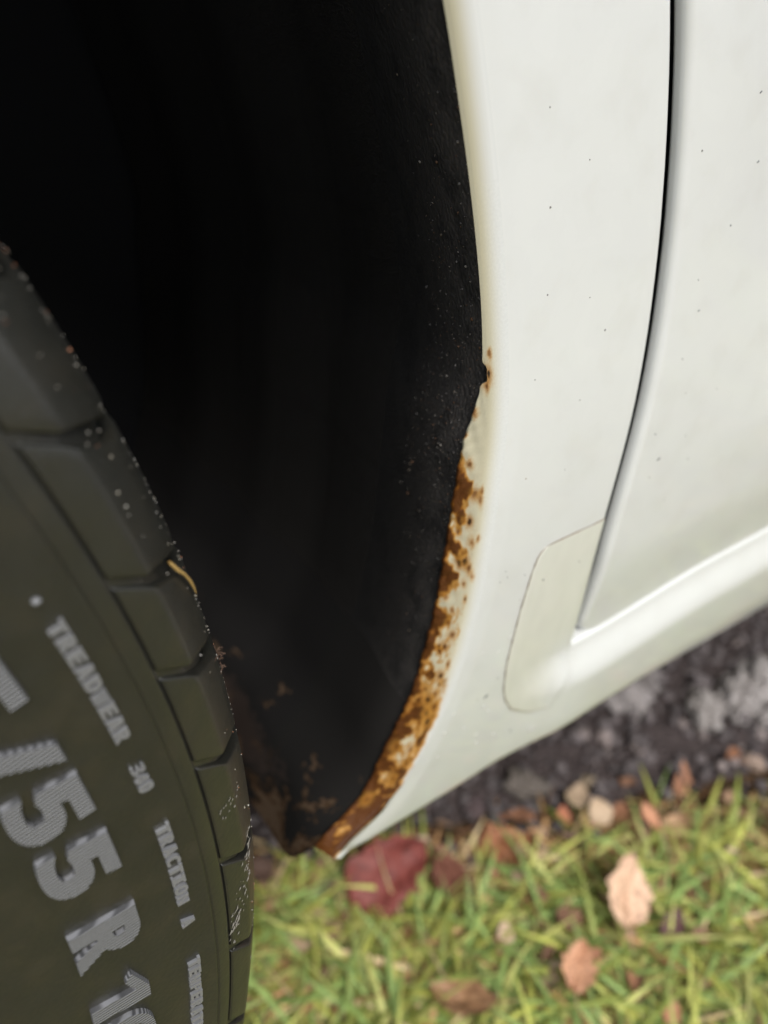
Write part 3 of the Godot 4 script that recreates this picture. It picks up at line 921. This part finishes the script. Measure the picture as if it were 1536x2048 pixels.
func build_ground() -> void:
	var soil := mat(Color(0.115, 0.075, 0.045), 0.95, 0.2)
	soil.albedo_texture = noise_tex(512, 0.03, 61, [[0.0, Color(0.35, 0.33, 0.30)], [0.5, Color(0.8, 0.75, 0.7)], [1.0, Color(1, 1, 1)]], 5)
	soil.heightmap_enabled = true
	soil.heightmap_texture = noise_tex(512, 0.05, 62, [], 5)
	soil.heightmap_scale = 1.0
	tri(soil, 3.0)
	var rows := []
	for i in 41:
		var row := []
		for j in 41:
			var x := 0.5 + (i - 20) * absf(i - 20) * 0.15
			var z := (j - 20) * absf(j - 20) * 0.15
			row.append(Vector3(x, -0.004, z))
		rows.append(row)
	tag(put("ground", grid(rows, Vector3(0, 1, 0)), soil), "bare brown soil under the grass", "", "", "structure")
	# asphalt with a ragged edge
	var tar := mat(Color(0.115, 0.092, 0.090), 0.92, 0.35)
	tar.albedo_texture = noise_tex(512, 0.07, 63, [[0.0, Color(0.55, 0.53, 0.54)], [0.55, Color(0.8, 0.78, 0.78)], [1.0, Color(1, 1, 1)]], 5)
	tar.heightmap_enabled = true
	tar.heightmap_texture = noise_tex(512, 0.09, 64, [], 4)
	tar.heightmap_scale = 0.8
	tri(tar, 5.0)
	var hz := noise(28.0, 65, 3)
	var wob := noise(14.0, 66, 3)
	var d := Vector2(0.30, 0.134).normalized()
	rows = []
	for i in 221:
		var u := lerpf(-0.4, 1.1, i / 220.0) if i > 0 and i < 220 else (-25.0 if i == 0 else 25.0)
		var row := []
		for j in 60:
			var w := lerpf(0.0, 0.55, j / 58.0) if j < 59 else 12.0
			var e := 0.016 * wob.get_noise_1d(u) * (1.0 - minf(1, w * 4.0))
			var q := Vector2(0.36, -0.20) + d * u - Vector2(-d.y, d.x) * (w + e)
			row.append(Vector3(q.x, (0.006 + 0.007 * hz.get_noise_2d(q.x, q.y)) * smoothstep(0.0, 0.02, w) - 0.002 * float(j == 0), q.y))
		rows.append(row)
	tag(put("road", grid(rows, Vector3(0, 1, 0)), tar), "worn dark asphalt under the car", "", "", "structure")
	# loose chippings
	var xf := []
	var cols := []
	for k in 9000:
		var x := rng.randf_range(0.25, 1.15)
		var z := rng.randf_range(-0.55, 0.08)
		var s := kerb_side(x, z)
		if s > 0.012 + rng.randfn(0, 0.012): continue
		var r := 0.0022 + 0.0035 * rng.randf() ** 3
		if rng.randf() < 0.02: r *= 1.7
		var b := Basis.from_euler(Vector3(rng.randf() * TAU, rng.randf() * TAU, rng.randf() * TAU)).scaled(Vector3(r, r * 0.8, r))
		xf.append(Transform3D(b, Vector3(x, 0.006 + 0.007 * hz.get_noise_2d(x, z) + r * 0.3, z)))
		var g := rng.randf()
		var t := rng.randf_range(0.06, 0.15)
		cols.append(Color(t * 1.08, t * 0.92, t * 0.93) if g < 0.93 else Color(0.26, 0.215, 0.205) * rng.randf_range(0.6, 1.2))
	copies("gravel", lump(71, 0.5, 0.75, 5), mat(Color.WHITE, 0.85, 0.4), xf, cols, "dark crumbled asphalt chippings beside the grass")

	# grass
	var leaf := mat(Color.WHITE, 0.5, 0.4)
	leaf.backlight_enabled = true
	leaf.backlight = Color(0.45, 0.5, 0.25)
	var patch := noise(9.0, 81, 3)
	for kind in 3:
		xf = []
		cols = []
		for zone in 3:
			var count: int = [12500, 15000, 6000][zone]
			for k in count:
				var x: float
				var z: float
				if zone == 0:
					x = rng.randf_range(0.26, 0.86)
					z = rng.randf_range(-0.26, 0.12)
				elif zone == 1:
					x = rng.randf_range(-0.7, 1.8)
					z = rng.randf_range(-0.3, 0.8)
				else:
					x = rng.randf_range(-4.0, 5.0)
					z = rng.randf_range(0.3, 5.0)
				var s := kerb_side(x, z) + 0.03 * patch.get_noise_2d(x * 0.6, z * 0.6)
				if s < 0.004: continue
				if s < 0.05 and rng.randf() > s / 0.05 + 0.12: continue
				var n := patch.get_noise_2d(x, z)
				if rng.randf() < 0.35 and n < -0.15: continue
				var big := 1.0 if zone < 2 else 2.2
				var length := rng.randf_range(0.022, 0.052) * big * (0.8 if s < 0.04 else 1.0)
				var dry := rng.randf() < (0.40 + 0.6 * clampf(-n, 0, 0.5) + (0.35 if s < 0.04 else 0.0))
				var fall := rng.randf_range(0.4, 1.45) if not dry else rng.randf_range(0.9, 1.5)
				var b := Basis(Vector3.UP, rng.randf() * TAU) * Basis(Vector3.RIGHT, fall) * Basis(Vector3.UP, rng.randfn(0, 0.7))
				xf.append(Transform3D(b.scaled_local(Vector3.ONE * length), Vector3(x, rng.randf_range(0.0, 0.008), z)))
				var t := rng.randf_range(0.7, 1.3)
				if dry:
					cols.append([Color(0.60, 0.40, 0.19), Color(0.50, 0.29, 0.14), Color(0.68, 0.52, 0.30), Color(0.30, 0.15, 0.075)][rng.randi() % 4] * t)
				else:
					cols.append([Color(0.42, 0.43, 0.10), Color(0.24, 0.28, 0.065), Color(0.52, 0.52, 0.17), Color(0.30, 0.42, 0.13)][rng.randi() % 4] * t)
		copies("grass", blade_mesh([0.5, 1.2, 2.0][kind], [0.034, 0.04, 0.045][kind]), leaf, xf, cols, ["short upright grass blades at the edge of the asphalt", "green and straw grass blades bending over", "curled grass blades in the thatch"][kind])

func build_litter() -> void:
	var xf := []
	var cols := []
	for k in 1100:
		var x := rng.randf_range(0.27, 1.0)
		var z := rng.randf_range(-0.28, 0.12)
		var s := kerb_side(x, z)
		if s < -0.006 or (s > 0.05 and rng.randf() < 0.5) or (s < 0.01 and rng.randf() < 0.6): continue
		var l := rng.randf_range(0.006, 0.019)
		var b := Basis(Vector3.UP, rng.randf() * TAU) * Basis(Vector3.RIGHT, rng.randfn(0, 0.5)) * Basis(Vector3.BACK, rng.randfn(0, 0.4))
		xf.append(Transform3D(b.scaled_local(Vector3(l, l, l * rng.randf_range(0.5, 1.3))), Vector3(x, rng.randf_range(0.006, 0.020), z)))
		cols.append([Color(0.40, 0.25, 0.16), Color(0.26, 0.14, 0.09), Color(0.52, 0.38, 0.26), Color(0.18, 0.11, 0.085), Color(0.44, 0.21, 0.12)][rng.randi() % 5] * rng.randf_range(0.7, 1.2))
	var m := mat(Color.WHITE, 0.6, 0.4)
	copies("leaf_litter", leaf_mesh(0.25, 0.1, 7), m, xf, cols, "brown and tan crumbs of dead leaf between grass and asphalt")

func leaf_mesh(curl: float, fold: float, sd: int) -> ArrayMesh:
	# a fallen leaf one unit long along x: pointed oval with a bent surface and a toothed edge
	var nz := noise(1.2, sd, 3)
	var rows := []
	for i in 17:
		var f := i / 16.0
		var w := 0.36 * pow(sin(PI * pow(f, 0.8)), 0.75) * (1.0 + 0.45 * nz.get_noise_1d(f * 7.0)) + 0.006
		var row := []
		for j in 9:
			var g := j / 4.0 - 1.0
			var y := fold * absf(g) * w + curl * (f - 0.5) ** 2 * 1.1 + 0.09 * nz.get_noise_2d(f * 1.4, g * 0.9) - 0.012 * float(j % 2)
			row.append(Vector3(f - 0.5, y, g * w * (1.0 - 0.25 * fold)))
		rows.append(row)
	return grid(rows, Vector3(0, 1, 0))

func fallen_leaf(x: float, z: float, up: float, size: float, turn: float, tilt: Vector2, c: Color, curl: float, fold: float, label: String) -> void:
	var o := Node3D.new()
	o.name = numbered("fallen_leaf", self)
	add_child(o, true)
	o.position = Vector3(x, up, z)
	o.basis = Basis(Vector3.UP, turn) * Basis(Vector3.RIGHT, tilt.x) * Basis(Vector3.BACK, tilt.y)
	o.basis = o.basis.scaled_local(Vector3.ONE * size)
	var m := mat(c, 0.55, 0.4)
	m.albedo_texture = noise_tex(128, 0.04, 90 + used.size(), [[0.0, Color(0.45, 0.4, 0.4)], [0.5, Color(0.9, 0.88, 0.85)], [1.0, Color(1, 1, 1)]], 4)
	m.backlight_enabled = true
	m.backlight = Color(0.3, 0.2, 0.15)
	put("blade", leaf_mesh(curl, fold, int(x * 1000)), m, o)
	put("stalk", tube([Vector3(0.5, curl * 0.5, 0), Vector3(0.0, -0.006, 0), Vector3(-0.45, curl * 0.4, 0), Vector3(-0.8, curl * 0.6 + 0.05, 0.06)], [0.004, 0.012, 0.014, 0.012], 5), m, o)
	tag(o, label, "leaf", "fallen autumn leaves")

func stone(x: float, z: float, r: Vector3, sd: int, c: Color, rough: float, label: String) -> void:
	var m := mat(c, 0.9, 0.3)
	m.albedo_texture = noise_tex(256, 0.05, sd, [[0.0, Color(0.45, 0.43, 0.42)], [0.5, Color(0.88, 0.86, 0.85)], [1.0, Color(1, 1, 1)]], 5)
	m.heightmap_enabled = true
	m.heightmap_texture = noise_tex(256, 0.08, sd + 1, [], 4)
	m.heightmap_scale = 0.5
	tri(m, 12.0)
	var o := put("stone", lump(sd, rough, 1.0, 18), m)
	o.scale = r
	o.rotation.y = sd * 0.7
	o.position = Vector3(x, r.y * 0.55, z)
	tag(o, label, "stone", "stones on the asphalt")

func build_things() -> void:
	fallen_leaf(0.414, -0.135, 0.022, 0.055, 0.15, Vector2(0.35, 0.10), Color(0.25, 0.065, 0.055), -0.25, 0.15, "large dark red leaf lying in the grass below the rusty sill tip")
	fallen_leaf(0.507, -0.048, 0.032, 0.037, 1.0, Vector2(0.60, 0.5), Color(0.78, 0.52, 0.36), 0.15, 0.15, "pale peach leaf standing up out of the grass")
	fallen_leaf(0.460, -0.036, 0.024, 0.027, 0.65, Vector2(0.2, 0.1), Color(0.66, 0.36, 0.22), 0.4, 0.5, "small curled orange leaf in the grass below the pale peach leaf")
	fallen_leaf(0.483, -0.116, 0.008, 0.034, -0.45, Vector2(0.25, -0.1), Color(0.40, 0.17, 0.085), 0.3, 0.25, "long rust brown leaf between the grass and the red leaf")
	fallen_leaf(0.525, -0.112, 0.009, 0.013, 0.9, Vector2(0.3, 0.2), Color(0.66, 0.28, 0.17), 0.3, 0.3, "small bright orange leaf at the edge of the asphalt")
	fallen_leaf(0.540, -0.100, 0.008, 0.018, -0.3, Vector2(0.2, 0.1), Color(0.58, 0.32, 0.19), 0.3, 0.2, "torn tan orange leaf at the edge of the grass")
	fallen_leaf(0.572, -0.068, 0.009, 0.020, 0.2, Vector2(0.1, 0.2), Color(0.64, 0.40, 0.25), 0.4, 0.3, "folded light brown leaf on the grass near the pale round pebble")
	fallen_leaf(0.441, -0.114, 0.016, 0.034, 1.4, Vector2(0.1, 0.0), Color(0.24, 0.10, 0.07), 0.3, 0.3, "small dark brown leaf in the grass next to the red leaf")
	fallen_leaf(0.519, -0.025, 0.018, 0.018, 0.4, Vector2(0.0, 0.3), Color(0.16, 0.085, 0.085), 0.5, 0.3, "shrivelled dark purple leaf deep in the grass")
	fallen_leaf(0.404, -0.058, 0.018, 0.034, 2.2, Vector2(0.3, 0.0), Color(0.42, 0.24, 0.13), 0.5, 0.4, "curled mid brown leaf in the grass beside the tyre")
	fallen_leaf(0.622, -0.023, 0.022, 0.030, 2.6, Vector2(0.2, 0.2), Color(0.46, 0.29, 0.17), 0.4, 0.3, "crumpled brown leaf on the thick grass")
	stone(0.628, -0.166, Vector3(0.024, 0.013, 0.020), 101, Color(0.40, 0.37, 0.365), 0.55, "pale lumpy stone nearest under the sill on the asphalt")
	stone(0.652, -0.172, Vector3(0.026, 0.012, 0.019), 105, Color(0.30, 0.275, 0.27), 0.6, "flat grey stone behind the pale lumpy stone")
	stone(0.664, -0.120, Vector3(0.019, 0.011, 0.014), 109, Color(0.43, 0.40, 0.385), 0.5, "small end lump of the pale stone row on the asphalt")
	stone(0.692, -0.112, Vector3(0.022, 0.013, 0.018), 113, Color(0.45, 0.42, 0.41), 0.6, "middle lump of the pale stone row on the asphalt")
	stone(0.722, -0.110, Vector3(0.028, 0.016, 0.021), 117, Color(0.48, 0.45, 0.44), 0.55, "largest whitish lump at the far end of the stone row")
	stone(0.700, -0.086, Vector3(0.020, 0.011, 0.014), 121, Color(0.40, 0.37, 0.36), 0.6, "low grey lump in front of the whitish stones")
	stone(0.557, -0.123, Vector3(0.0065, 0.0065, 0.0055), 125, Color(0.30, 0.24, 0.17), 0.3, "egg shaped tan pebble at the edge of the asphalt")
	stone(0.522, -0.143, Vector3(0.014, 0.010, 0.011), 129, Color(0.20, 0.175, 0.155), 0.55, "grey brown stone below the sill beside the tan pebble")
	stone(0.656, -0.074, Vector3(0.008, 0.006, 0.006), 133, Color(0.50, 0.38, 0.31), 0.3, "pale round pebble where grass meets asphalt")
	stone(0.598, -0.146, Vector3(0.006, 0.005, 0.005), 137, Color(0.34, 0.31, 0.32), 0.4, "small light grey pebble alone on dark asphalt")
	stone(0.487, -0.150, Vector3(0.009, 0.007, 0.008), 141, Color(0.17, 0.13, 0.135), 0.5, "dark mauve stone under the white sill")
	# a straw caught on the tread
	var straw := []
	var sr := []
	for p in [[0.3063, 9.9, -0.0068], [0.3070, 9.45, -0.0072], [0.3079, 9.0, -0.0084], [0.3085, 8.5, -0.0096], [0.3088, 8.05, -0.0105], [0.3089, 7.7, -0.0112]]:
		straw.append(polar(Vector2(p[0], p[2]), p[1]) + Vector3(0, 0.308, 0))
	tag(put("straw", tube(straw, [0.0003, 0.00036, 0.00028, 0.0003, 0.00022, 0.0001], 6), mat(Color(0.42, 0.27, 0.09), 0.6)), "bent yellow straw caught on the tread edge of the tyre", "straw")
	# a tuft of dry root
	var tuft := SurfaceTool.new()
	tuft.begin(Mesh.PRIMITIVE_TRIANGLES)
	for k in 20:
		var p0 := polar(Vector2(0.3085, -0.010), rng.randf_range(4.3, 5.4)) + Vector3(0, 0.308, 0)
		var dir := Vector3(rng.randf_range(-0.2, 1.0), rng.randf_range(-0.8, 0.6), rng.randf_range(-0.5, 0.6)).normalized() * rng.randf_range(0.0006, 0.0019)
		tuft.append_from(tube([p0, p0 + dir * 0.5 + Vector3(0, 0.0003, 0), p0 + dir], [0.00007, 0.00006, 0.00004], 4), 0, Transform3D())
	tag(put("root_tuft", tuft.commit(), mat(Color(0.13, 0.075, 0.05), 0.8)), "tiny brown tuft of dry root stuck on the tyre tread", "root tuft", "", "stuff")
	# sand grains along the tread edge and on the liner
	var xf := []
	var cols := []
	for k in 330:
		var an := rng.randf_range(-12.0, 32.0)
		var f := 1.0 - rng.randf() ** 1.7
		var p: Vector2
		p = Vector2(lerp_table([Vector2(0, 0.3036), Vector2(0.6, 0.3085), Vector2(1, 0.3098)], f), lerp_table([Vector2(0, -0.0027), Vector2(0.6, -0.0117), Vector2(1, -0.017)], f))
		var r := 0.00007 + 0.00012 * rng.randf() + (0.00022 if rng.randf() < 0.08 else 0.0)
		xf.append(Transform3D(Basis.from_euler(Vector3(k, k * 2.1, k * 0.7)).scaled(Vector3.ONE * r), polar(p, an) + Vector3(0, 0.308, 0)))
		cols.append([Color(0.34, 0.32, 0.28), Color(0.26, 0.23, 0.18), Color(0.42, 0.40, 0.37), Color(0.30, 0.27, 0.22), Color(0.34, 0.31, 0.27), Color(0.34, 0.14, 0.07)][rng.randi() % 6])
	copies("sand_grains", lump(151, 0.5, 0.8, 4), mat(Color.WHITE, 0.5, 0.6), xf, cols, "tiny pale sand grains stuck along the tread edge of the tyre")
	xf = []
	cols = []
	for k in 1500:
		var an := clampf(rng.randfn(0.0, 6.0), -15.0, 14.0)
		var dz := 0.001 + 0.045 * rng.randf() ** 1.6
		var base := liner_edge(an)
		var q := Vector2(base.x - 0.05, base.y - 0.36)
		var r := q.length() + 0.010 * smoothstep(0.0, 0.05, dz)
		var g := 0.00006 + 0.00016 * rng.randf() ** 3 + (0.0003 if rng.randf() < 0.02 else 0.0)
		xf.append(Transform3D(Basis.from_euler(Vector3(k, k * 2.1, k * 0.7)).scaled(Vector3.ONE * g), Vector3(0.05 + r * cos(deg_to_rad(an)), 0.36 + r * sin(deg_to_rad(an)), base.z - dz)))
		cols.append([Color(0.13, 0.12, 0.115), Color(0.10, 0.08, 0.06), Color(0.20, 0.18, 0.16), Color(0.12, 0.06, 0.03)][rng.randi() % 4])
	copies("grit", lump(153, 0.5, 0.8, 4), mat(Color.WHITE, 0.6, 0.5), xf, cols, "fine grit stuck to the black liner of the wheel arch")

func build_added_trees() -> void:  # unseen trees, added so that the door has something to mirror
	var bark := mat(Color(0.10, 0.075, 0.055), 0.9, 0.2)
	var lm := mat(Color(0.075, 0.095, 0.03), 0.6, 0.3)
	for t in [[10.5, 7.0, 6.5, "tall dark one of the unseen trees added for the door to mirror"], [7.2, 10.8, 5.0, "lower broad one of the unseen trees added for the door to mirror"], [15.0, 6.0, 7.5, "far tall one of the unseen trees added for the door to mirror"]]:
		var o := Node3D.new()
		o.name = numbered("added_tree", self)
		add_child(o, true)
		o.position = Vector3(t[0], 0, t[1])
		var h: float = t[2]
		put("trunk", tube([Vector3.ZERO, Vector3(0.05, h * 0.25, 0), Vector3(-0.1, h * 0.5, 0.1), Vector3(0.05, h * 0.85, 0)], [0.24, 0.18, 0.12, 0.03], 10), bark, o)
		var st := SurfaceTool.new()
		st.begin(Mesh.PRIMITIVE_TRIANGLES)
		for k in 2600:
			var lump_at := Vector3(sin(k % 9 * 2.1) * 0.26, 0.45 + 0.055 * (k % 9), cos(k % 9 * 3.7) * 0.26) * h
			var p := lump_at + Vector3(rng.randfn(), rng.randfn() * 0.8, rng.randfn()) * h * 0.085
			var u := Vector3(rng.randfn(), rng.randfn(), rng.randfn()).normalized() * 0.13
			var v := u.cross(Vector3(rng.randfn(), rng.randfn(), rng.randfn())).normalized() * 0.07
			for q in [p - u, p + v, p + u, p - u, p + u, p - v]: st.add_vertex(q)
		st.generate_normals()
		put("crown", st.commit(), lm, o).set_meta("kind", "stuff")
		tag(o, t[3], "added_tree", "unseen trees added for the door to mirror")

func _ready() -> void:
	rng.seed = 20240
	# camera
	var cam := Camera3D.new()
	cam.name = "camera"
	cam.transform = Transform3D(Basis(Vector3(0.83407, -0.043717, 0.549923), Vector3(0.328729, 0.839925, -0.431814), Vector3(-0.443017, 0.540939, 0.714927)).orthonormalized(), Vector3(0.2750, 0.4371, 0.1028))
	cam.fov = 64.28
	cam.near = 0.01
	cam.far = 200.0
	var lens := CameraAttributesPhysical.new()
	lens.frustum_focal_length = 19.1
	lens.exposure_aperture = 6.0
	lens.frustum_focus_distance = 0.168
	lens.frustum_near = 0.01
	lens.frustum_far = 200.0
	cam.attributes = lens
	add_child(cam)
	# sky and exposure
	var we := WorldEnvironment.new()
	we.name = "environment"
	var env := Environment.new()
	var sky := Sky.new()
	var sm := ProceduralSkyMaterial.new()
	sm.sky_top_color = Color(0.80, 0.83, 0.87)
	sm.sky_horizon_color = Color(0.86, 0.872, 0.885)
	sm.sky_curve = 0.2
	sm.ground_horizon_color = Color(0.45, 0.45, 0.40)
	sm.ground_bottom_color = Color(0.25, 0.22, 0.18)
	sky.sky_material = sm
	env.background_mode = Environment.BG_SKY
	env.sky = sky
	env.tonemap_mode = Environment.TONE_MAPPER_LINEAR
	env.tonemap_exposure = 1.9
	env.sdfgi_enabled = true
	env.ssao_enabled = true
	env.ssil_enabled = true
	we.environment = env
	add_child(we)
	var sun := DirectionalLight3D.new()
	sun.name = "overcast_sun"
	sun.light_energy = 0.5
	sun.light_color = Color(1.0, 0.985, 0.965)
	sun.light_angular_distance = 20.0
	sun.shadow_enabled = true
	sun.rotation_degrees = Vector3(-52, -9, 0)
	add_child(sun)
	build_car()
	build_ground()
	build_litter()
	build_things()
	build_added_trees()
